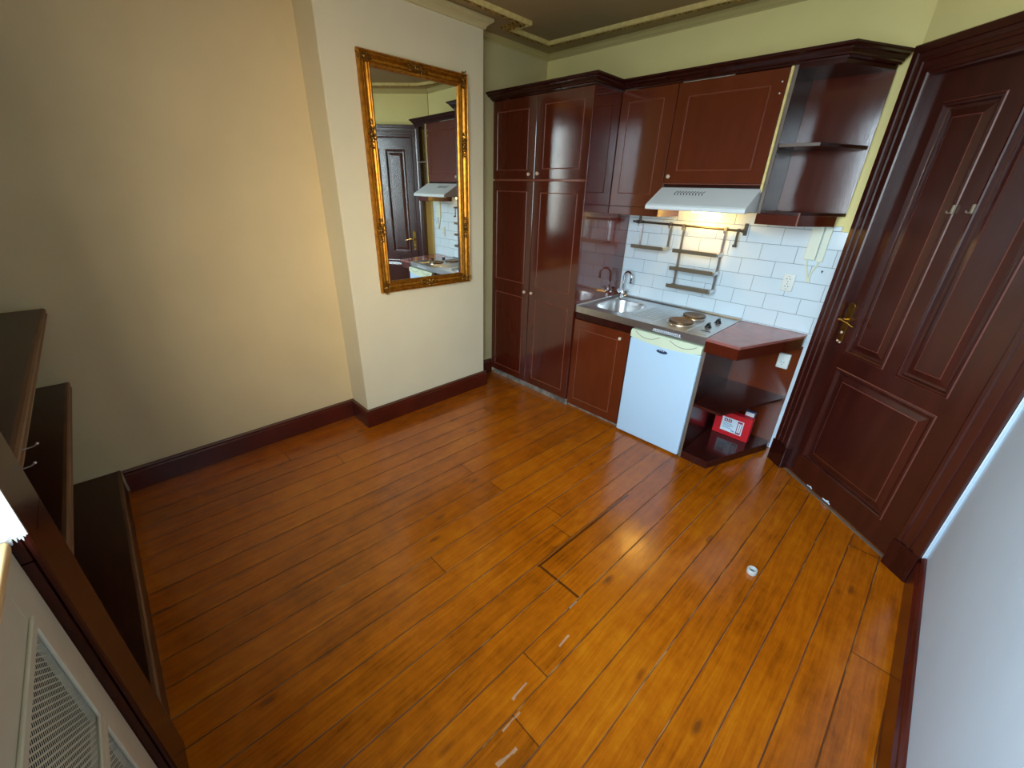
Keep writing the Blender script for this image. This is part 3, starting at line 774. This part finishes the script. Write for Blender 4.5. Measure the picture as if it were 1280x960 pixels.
for x, y, r in ((1.482, -.405, .079), (1.482, -.195, .075)):
    m = MB(); m.lathe((x, y, ZW), [(r+.010, 0), (r+.010, .003), (r+.004, .006), (r-.004, .006)], 'Z', 48); p = build('hotplate_ring', m, 'steel', sw, smooth=True)
    m = MB(); m.lathe((x, y, ZW+.006), [(r-.003, 0), (r, .003), (r, .011), (r-.004, .014), (r*.62, .0135), (r*.6, .0125), (r*.3, .0125), (r*.28, .0135), (.02, .0135), (.017, .011), (.001, .011)], 'Z', 48)
    build('hotplate', m, 'plate', p, smooth=True)
for x, y in ((1.646, -.362), (1.650, -.205)):
    m = MB(); m.lathe((x, y, ZW), [(.022, 0), (.022, .003), (.017, .005), (.016, .016), (.014, .018)], 'Z', 20); m.box(x-.006, x+.006, y-.021, y+.021, ZW+.014, ZW+.030, bev=.004); build('control_knob', m, 'black', sw, smooth=True)
m = MB()
for k in range(15): m.box(1.392+k*.0125, 1.398+k*.0125, WY0-.0012, WY0+.001, .820, .834, bev=.0005)
m.box(1.385, 1.583, WY0-.0008, WY0+.001, .815, .8175)
build('vent_slots', m, 'label_white', sw)
m = MB(); m.box(1.64, 1.70, -.470, -.455, ZW+.0002, ZW+.0016); build('hob_marking', m, 'socket_dark', sw)
# faucet
fa = thing('sink_faucet', (.814, -.062, ZW+.0015), 'chrome two-handle faucet with a curved spout behind the sink', 'faucet')
fx, fy, fz = .814, -.062, ZW+.001
m = MB(); m.lathe((fx, fy, fz), [(.024, 0), (.024, .006), (.018, .012), (.017, .040), (.014, .05)], 'Z', 20); m.tube([(fx-.032, fy+.003, fz+.024), (fx+.032, fy-.003, fz+.024)], .012, 14); build('faucet_body', m, 'chrome', fa, smooth=True)
m = MB(); pts = [(fx, fy, fz+.04)]
ca, sa = math.cos(math.radians(-20)), math.sin(math.radians(-20))
for k in range(13):
    a = PI-PI*k/12*1.08; pts.append((fx+ca*(.045+.045*math.cos(a)), fy+sa*(.045+.045*math.cos(a)), fz+.165+.045*math.sin(a)))
pts.append((pts[-1][0], pts[-1][1], pts[-1][2]-.012))
m.tube(pts, .0088, 12); m.tube([pts[-1], (pts[-1][0], pts[-1][1], pts[-1][2]-.016)], .0115, 12); build('spout', m, 'chrome', fa, smooth=True)
for sgn in (-1, 1):
    m = MB(); m.tube([(fx+sgn*.026, fy-sgn*.003, fz+.026), (fx+sgn*.036, fy-sgn*.004-.004, fz+.042), (fx+sgn*.047, fy-.012, fz+.060)], [.011, .012, .0135], 12); build('tap_handle', m, 'chrome', fa, smooth=True)

# sink cabinet
sc = thing('sink_cabinet', (.99, -.3, 0), 'mahogany base cabinet under the sink', 'cabinet')
m = MB()
m.box(.7505, .767, -.578, -.005, .055, .8065); m.box(1.216, 1.2325, -.578, -.005, .055, .8065); m.box(.767, 1.216, -.578, -.005, .055, .071)
build('carcass', m, 'mahog', sc)
m = MB(); m.box(.7505, 1.2325, -.593, -.579, .757, .8065, bev=.001); build('top_rail', m, 'mahog_dark', sc)
m = MB(); m.box(.7505, 1.2325, -.570, -.05, .001, .054); build('plinth', m, 'plinth', sc)
cab_door(sc, .7525, 1.2300, .030, .752, -.5975, [(.803, .093, 1.144, .684)], (1.165, .702))

# fridge
fr = thing('fridge', (1.49, -.3, 0), 'white under-counter fridge below the hotplates', 'fridge')
m = MB(); m.box(1.2445, 1.7300, -.565, -.03, .012, .800, bev=.004); build('fridge_body', m, 'white_enamel', fr)
m = MB(); m.box(1.2480, 1.7310, -.620, -.572, .013, .742, bev=.010, seg=3); dr = build('fridge_door', m, 'fridge', fr, smooth=True)
m = MB(); m.box(1.250, 1.729, -.572, -.565, .016, .798); build('door_seal', m, 'gap', dr)
# handle band with a gently bowed lower edge
m = MB(); n = 24; vs = []; x0, x1 = 1.2480, 1.7310
for k in range(n+1):
    x = x0+(x1-x0)*k/n; u = (k/n-.5)*2; zb = .748-.020*(1-u*u)
    vs += [(x, -.6225, zb), (x, -.6225, .786), (x, -.612, .7985), (x, -.572, .7985), (x, -.572, zb)]
fs = [(k*5+q, (k+1)*5+q, (k+1)*5+(q+1) % 5, k*5+(q+1) % 5) for k in range(n) for q in range(5)]+[(0, 1, 2, 3, 4), tuple(n*5+q for q in range(5))]
m.add(vs, fs); hb = build('handle_band', m, 'fridge_band', dr)
for a, b in ((1.285, 1.455), (1.525, 1.700)):
    m = MB(); pts = []
    for k in range(13): u = k/12; pts.append((a+(b-a)*u, -.6228, .789-.030*math.sin(PI*u)**.8))
    m.tube(pts, .0016, 6); build('grip_line', m, 'edge_grey', hb)
m = MB(); vs = [(1.487+.038*math.cos(2*PI*k/24), .699+.012*math.sin(2*PI*k/24)) for k in range(24)]
m.prism(vs, 0, .003); m.xf(Matrix.Rotation(PI/2, 4, 'X')); m.xf(Matrix.Translation((0, -.6198, 0))); bd = build('badge', m, 'badge', dr)
m = MB()
for k in range(3): m.box(1.470+k*.013, 1.476+k*.013, -.6236, -.6226, .7035, .7095-abs(k-1)*.001)
build('badge_marks', m, 'label_white', bd)
m = MB(); m.box(1.26, 1.72, -.56, -.53, .0005, .012); build('gap_shade_strip', m, 'gap', fr)  # dark strip painted as the shaded gap below the fridge

# corner shelf unit at the end of the worktop
cu = thing('corner_shelf_unit', (1.92, -.3, 0), 'mahogany corner unit with open shelves between the fridge and the door', 'shelf unit')
def upoly(i=0., x0=1.7515, yb=-.0075): return [(x0, -.602+i), (1.925-i*.4, -.608+i), (2.130-i*.8, -.055), (2.130-i*.8, yb), (x0, yb)]
m = MB(); m.prism([(1.7335, -.606), (1.931, -.617), (2.130, -.048), (2.130, -.001), (1.7335, -.001)], .836, .8535, bev=.0025); tp = build('worktop', m, 'counter', cu)
m = MB(); m.prism([(1.7335, -.603), (1.926, -.610), (2.128, -.055), (2.126, -.001), (1.7335, -.001)], .768, .8355); build('fascia', m, 'mahog', cu)
m = MB(); m.box(1.7335, 1.7505, -.600, -.001, .001, .7675); sp = build('side_panel', m, 'mahog_dark', cu)
m = MB(); m.box(1.734, 1.7505, -.6025, -.6003, .002, .767); build('front_edge', m, 'edge_grey', sp)
m = MB(); m.box(1.7515, 2.132, -.0070, -.001, .001, .7675); build('back_panel', m, 'mahog_lit', cu)
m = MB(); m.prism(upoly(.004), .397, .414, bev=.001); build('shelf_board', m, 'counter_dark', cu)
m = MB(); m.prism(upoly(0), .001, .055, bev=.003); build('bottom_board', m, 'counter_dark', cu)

# red box on the bottom board
rb = thing('cardboard_box', (1.90, -.145, .056), 'red cardboard box with a white label in the corner unit', 'box')
m = MB(); m.box(1.782, 2.022, -.170, -.118, .0555, .238, bev=.002); bx = build('carton', m, 'red_box', rb)
y = -.1703
m = MB(); m.box(1.832, 1.975, y-.001, y, .092, .200, mi=0); lb = build('box_label', m, 'label_white', bx)
y -= .0011
for cx_, w in ((1.858, .022), (1.885, .022)):
    m = MB(); m.box(cx_-w/2, cx_+w/2, y-.0005, y, .183, .189); m.box(cx_-w/2, cx_+w/2, y-.0005, y, .166, .171); m.box(cx_-w/2, cx_-w/2+.006, y-.0005, y, .171, .183); m.box(cx_+w/2-.006, cx_+w/2, y-.0005, y, .171, .183)
    build('label_logo_print', m, 'label_red', lb)
m = MB(); m.box(1.936, 1.968, y-.0005, y, .182, .194); m.box(1.936, 1.968, y-.0005, y, .097, .108); m.box(1.937, 1.942, y-.0005, y, .108, .182); m.box(1.952, 1.955, y-.0005, y, .108, .182); m.box(1.964, 1.968, y-.0005, y, .108, .182)
build('label_band_print', m, 'label_red', lb)
for k, w in enumerate((.06, .07, .05, .066)):
    m = MB(); m.box(1.845, 1.845+w, y-.0005, y, .150-k*.011, .154-k*.011); build('label_text_print', m, 'label_grey', lb)
m = MB(); m.box(1.905, 1.928, y-.0005, y, .101, .110); build('label_stamp_print', m, 'label_grey', lb)

t = thing('paper_card', (1.985, -.10, .056), 'small white card standing behind the red box', 'card')
m = MB(); m.box(1.952, 2.008, -.114, -.104, .0555, .262, bev=.001); build('card', m, 'paper', t)
m = MB(); m.box(1.950, 2.012, -.103, -.092, .0555, .272, bev=.002); build('dark_backing', m, 'badge', t)

# sockets, cable cover
t = thing('wall_socket', (1.939, 0, 1.09), 'ivory double wall socket on the white tiles', 'socket', 'kitchen sockets')
m = MB(); m.box(1.906, 1.971, -.0125, -.0003, 1.093, 1.199, bev=.006, seg=3); pl = build('socket_plate', m, 'socket', t, smooth=True)
for z in (1.170, 1.124):
    m = MB(); m.lathe((1.936, -.0125, z), [(.021, 0), (.021, .0025), (.0185, .0025), (.0175, .0004)], 'Y', 26, mi=0)
    c_ = build('socket_ring', m, 'socket', pl, smooth=True)
    m = MB(); m.lathe((1.928, -.0133, z), [(.0032, 0), (.0032, .0004)], 'Y', 10); m.lathe((1.944, -.0133, z), [(.0032, 0), (.0032, .0004)], 'Y', 10); m.box(1.9345, 1.9375, -.0137, -.0131, z-.019, z-.012); m.box(1.9345, 1.9375, -.0137, -.0131, z+.012, z+.019); build('socket_hole', m, 'socket_dark', c_)
t = thing('wall_socket', (2.053, -.007, .60), 'white wall socket inside the corner unit under its worktop', 'socket', 'kitchen sockets')
m = MB(); m.box(2.018, 2.088, -.030, -.0073, .603, .705, bev=.008, seg=3); pl = build('socket_plate', m, 'socket', t, smooth=True)
m = MB(); m.lathe((2.052, -.030, .645), [(.022, 0), (.022, .003), (.0185, .003), (.0175, .0006)], 'Y', 26); c_ = build('socket_ring', m, 'socket', pl, smooth=True)
m = MB(); m.lathe((2.044, -.0309, .645), [(.0032, 0), (.0032, .0005)], 'Y', 10); m.lathe((2.060, -.0309, .645), [(.0032, 0), (.0032, .0005)], 'Y', 10); m.box(2.050, 2.054, -.0316, -.0306, .626, .634); build('socket_hole', m, 'socket_dark', c_)
t = thing('wall_mounted_cable_cover', (2.03, 0, 1.28), 'ivory cable cover on the tiles below the open wall shelf', 'cable cover')
m = MB(); m.box(1.980, 2.038, -.020, -.0004, 1.296, 1.4865, bev=.003); build('wide_cover', m, 'ivory', t)
m = MB(); m.box(2.042, 2.078, -.014, -.0004, 1.288, 1.4865, bev=.003); build('narrow_cover', m, 'ivory', t)
m = MB()
m.tube([(2.000, -.008, 1.298), (2.004, -.010, 1.26), (2.018, -.013, 1.225), (2.030, -.014, 1.19), (2.038, -.012, 1.165)], .0055, 8); m.tube([(2.060, -.008, 1.292), (2.056, -.010, 1.262), (2.042, -.014, 1.23), (2.040, -.016, 1.19), (2.046, -.014, 1.168)], .0055, 8)
build('cable', m, 'ivory', t, smooth=True)
t = thing('wall_plug', (2.094, 0, 1.235), 'small dark screw hole plug in the tile beside the cable cover', 'wall plug')
m = MB(); m.lathe((2.092, -.0003, 1.237), [(.0055, 0), (.0055, .0012), (.003, .0018)], 'Y', 12); m.tube([(2.092, -.001, 1.234), (2.0905, -.002, 1.227)], .0025, 6); build('plug_head', m, 'socket_dark', t)

# ------------------------------------------------------------------ mirror
mi = thing('wall_mirror', (-.018, -1.39, 1.63), 'tall mirror in an ornate gilt frame on the chimney breast', 'mirror')
Y0, Y1, Z0, Z1 = -1.770, -1.028, .967, 2.294
XF = -.0175
pr = [(0, .001), (0, .020), (.003, .030), (.007, .034), (.011, .031), (.013, .024), (.017, .022), (.020, .028), (.024, .029), (.027, .023), (.036, .014), (.046, .013), (.053, .018), (.056, .026), (.060, .028), (.064, .026), (.067, .018), (.071, .016), (.075, .012), (.075, .006)]
m = MB(); rings = []
for (a, b, sa_, sb_) in ((Y0, Z0, 1, 1), (Y1, Z0, -1, 1), (Y1, Z1, -1, -1), (Y0, Z1, 1, -1)):
    rings.append([(XF+h, a+sa_*o, b+sb_*o) for o, h in pr])
k = len(pr); m.add([v for r in rings for v in r], [(i*k+q, ((i+1) % 4)*k+q, ((i+1) % 4)*k+q+1, i*k+q+1) for i in range(4) for q in range(k-1)])
fm = build('mirror_frame', m, 'gold_frame', mi)
m = MB(); m.box(XF+.001, XF+.007, Y0+.070, Y1-.070, Z0+.070, Z1-.070); build('mirror_glass', m, 'mirror', mi)
def ornament(c, along, L, seed, corner=None):
    r_ = random.Random(seed); m = MB()
    def P(u, v, h): return (XF+.026+h, c[0]+(u if along == 'y' else v), c[1]+(v if along == 'y' else u))
    def scroll(u0, v0, R, sgn, ph):
        pts = []
        for k in range(15):
            a = ph+sgn*k*.42; q = R*(1-k/17); pts.append(P(u0+q*math.cos(a), v0+q*math.sin(a), .004+.003*math.sin(k)))
        m.tube(pts, [.0046*(1-k/24) for k in range(15)], 6)
    for s in (-1, 1):
        scroll(s*L*.42, .004, L*.22, s, 1.2); scroll(s*L*.75, -.006, L*.16, -s, 2.2); scroll(s*L*.2, -.012, L*.14, -s, .4)
        for k in range(5):
            a = s*(.5+.5*k); m.ball(P(s*L*(.15+.18*k), .012*math.sin(k*2.1), .004), .0065-.0006*k, 1, sc=(.6, 1.3, .8))
    m.ball(P(0, 0, .005), .011, 2, sc=(.7, 1, 1.2)); m.ball(P(0, .016, .003), .007, 1); m.ball(P(0, -.016, .003), .007, 1)
    for k in range(10): m.ball(P(r_.uniform(-L, L), r_.uniform(-.02, .02), .001), r_.uniform(.003, .006), 1)
    build('ornament', m, 'gold_dark', fm, smooth=True)
hw = .036
for i, (a, b) in enumerate(((Y0+hw, Z0+hw), (Y1-hw, Z0+hw), (Y1-hw, Z1-hw), (Y0+hw, Z1-hw))):
    ornament((a, b), 'y' if i % 2 else 'z', .048, i)
ornament(((Y0+Y1)/2, Z0+hw), 'y', .075, 11); ornament(((Y0+Y1)/2, Z1-hw), 'y', .075, 12)
for j, yy in enumerate((Y0+hw, Y1-hw)):
    ornament((yy, Z0+.40), 'z', .078, 20+j); ornament((yy, Z1-.40), 'z', .078, 30+j)

mi.location.x += .0105; mi.rotation_euler = (0, 0, math.radians(-1.5))

# loose ring on the floor
t = thing('plastic_ring', (2.414, -1.268, 0), 'small white plastic ring lying on the floorboards', 'plastic ring')
m = MB(); m.lathe((2.414, -1.268, .0005), [(.021, 0), (.0225, .003), (.0225, .020), (.0205, .025), (.018, .026), (.0155, .024), (.0155, .008)], 'Z', 32); build('ring_wall', m, 'cap_white', t, smooth=True)
m = MB(); m.lathe((2.414, -1.268, .007), [(.0155, 0), (.0155, .003), (.010, .004)], 'Z', 32); build('ring_floor', m, 'cap_grey', t, smooth=True)

# ------------------------------------------------------------------ light
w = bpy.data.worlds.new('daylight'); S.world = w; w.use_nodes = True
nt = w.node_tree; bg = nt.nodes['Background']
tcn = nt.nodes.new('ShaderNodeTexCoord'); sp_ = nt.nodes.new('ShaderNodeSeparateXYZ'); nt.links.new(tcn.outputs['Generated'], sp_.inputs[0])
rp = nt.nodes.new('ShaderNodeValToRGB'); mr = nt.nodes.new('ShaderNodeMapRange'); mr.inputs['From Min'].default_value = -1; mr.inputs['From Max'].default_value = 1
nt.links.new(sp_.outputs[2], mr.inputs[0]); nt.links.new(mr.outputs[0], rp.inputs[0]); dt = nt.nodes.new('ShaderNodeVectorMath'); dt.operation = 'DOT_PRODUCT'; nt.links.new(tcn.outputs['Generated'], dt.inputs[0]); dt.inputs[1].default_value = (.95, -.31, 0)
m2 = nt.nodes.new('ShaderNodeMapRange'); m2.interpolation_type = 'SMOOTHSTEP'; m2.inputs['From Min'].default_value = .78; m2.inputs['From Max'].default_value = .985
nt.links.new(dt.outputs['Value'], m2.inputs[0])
tint = nt.nodes.new('ShaderNodeMix'); tint.data_type = 'RGBA'; nt.links.new(m2.outputs[0], tint.inputs[0]); tint.inputs[6].default_value = (.84, .95, 1.06, 1); tint.inputs[7].default_value = (1.55, 1.31, 1.05, 1)  # warmer, brighter sky towards +x, added to light the left wall
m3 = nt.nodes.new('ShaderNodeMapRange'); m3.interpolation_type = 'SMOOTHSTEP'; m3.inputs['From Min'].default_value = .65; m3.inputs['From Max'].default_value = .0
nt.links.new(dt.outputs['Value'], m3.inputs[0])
tin2 = nt.nodes.new('ShaderNodeMix'); tin2.data_type = 'RGBA'; nt.links.new(m3.outputs[0], tin2.inputs[0]); nt.links.new(tint.outputs[2], tin2.inputs[6]); tin2.inputs[7].default_value = (1.0, 1.18, 1.34, 1)  # bluer, brighter sky away from +x, added to light the right wall
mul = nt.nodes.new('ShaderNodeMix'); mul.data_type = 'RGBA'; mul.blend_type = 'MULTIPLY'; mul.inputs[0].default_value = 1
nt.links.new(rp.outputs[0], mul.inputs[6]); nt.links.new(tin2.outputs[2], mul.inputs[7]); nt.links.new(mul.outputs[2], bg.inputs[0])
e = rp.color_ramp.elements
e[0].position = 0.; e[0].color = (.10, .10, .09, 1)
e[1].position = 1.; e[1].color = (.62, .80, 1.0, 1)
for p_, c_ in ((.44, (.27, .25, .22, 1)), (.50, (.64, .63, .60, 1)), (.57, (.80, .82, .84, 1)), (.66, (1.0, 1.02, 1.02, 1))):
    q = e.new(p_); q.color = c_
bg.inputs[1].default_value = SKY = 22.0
la = bpy.data.lights.new('window_portal', 'AREA'); la.shape = 'RECTANGLE'; la.size = XW1-XW0; la.size_y = ZH-ZS; la.cycles.is_portal = True
lo = bpy.data.objects.new('window_portal', la); COL.objects.link(lo); lo.location = ((XW0+XW1)/2-.265, -3.345-DP, (ZS+ZH)/2); lo.rotation_euler = (PI/2, 0, WRZ)
la = bpy.data.lights.new('hood_lamp_light', 'POINT'); la.energy = 3.0; la.color = lin((255, 196, 92)); la.shadow_soft_size = .03
lo = bpy.data.objects.new('hood_lamp_light', la); COL.objects.link(lo); lo.location = (1.36, -.115, 1.505)

# ------------------------------------------------------------------ camera (solved from the photograph's vanishing points)
cd = bpy.data.cameras.new('camera'); co = bpy.data.objects.new('camera', cd); COL.objects.link(co)
cd.sensor_fit = 'HORIZONTAL'; cd.sensor_width = 36.; cd.lens = 510.0/1280*36.; cd.clip_start = .02
r3, u3, f3 = Vector((.70116, .71239, .02962)), Vector((-.32302, .28035, .90391)), Vector((-.63564, .64336, -.42669))
co.matrix_world = Matrix(((r3.x, u3.x, -f3.x, 2.5604), (r3.y, u3.y, -f3.y, -3.0873), (r3.z, u3.z, -f3.z, 1.6163), (0, 0, 0, 1)))
S.camera = co
S.view_settings.view_transform = 'Standard'; S.view_settings.look = 'None'; S.view_settings.gamma = 1; S.view_settings.use_curve_mapping = False
S.view_settings.exposure = .12
S.cycles.use_denoising = True; S.cycles.max_bounces = 10; S.cycles.diffuse_bounces = 6; S.cycles.glossy_bounces = 6
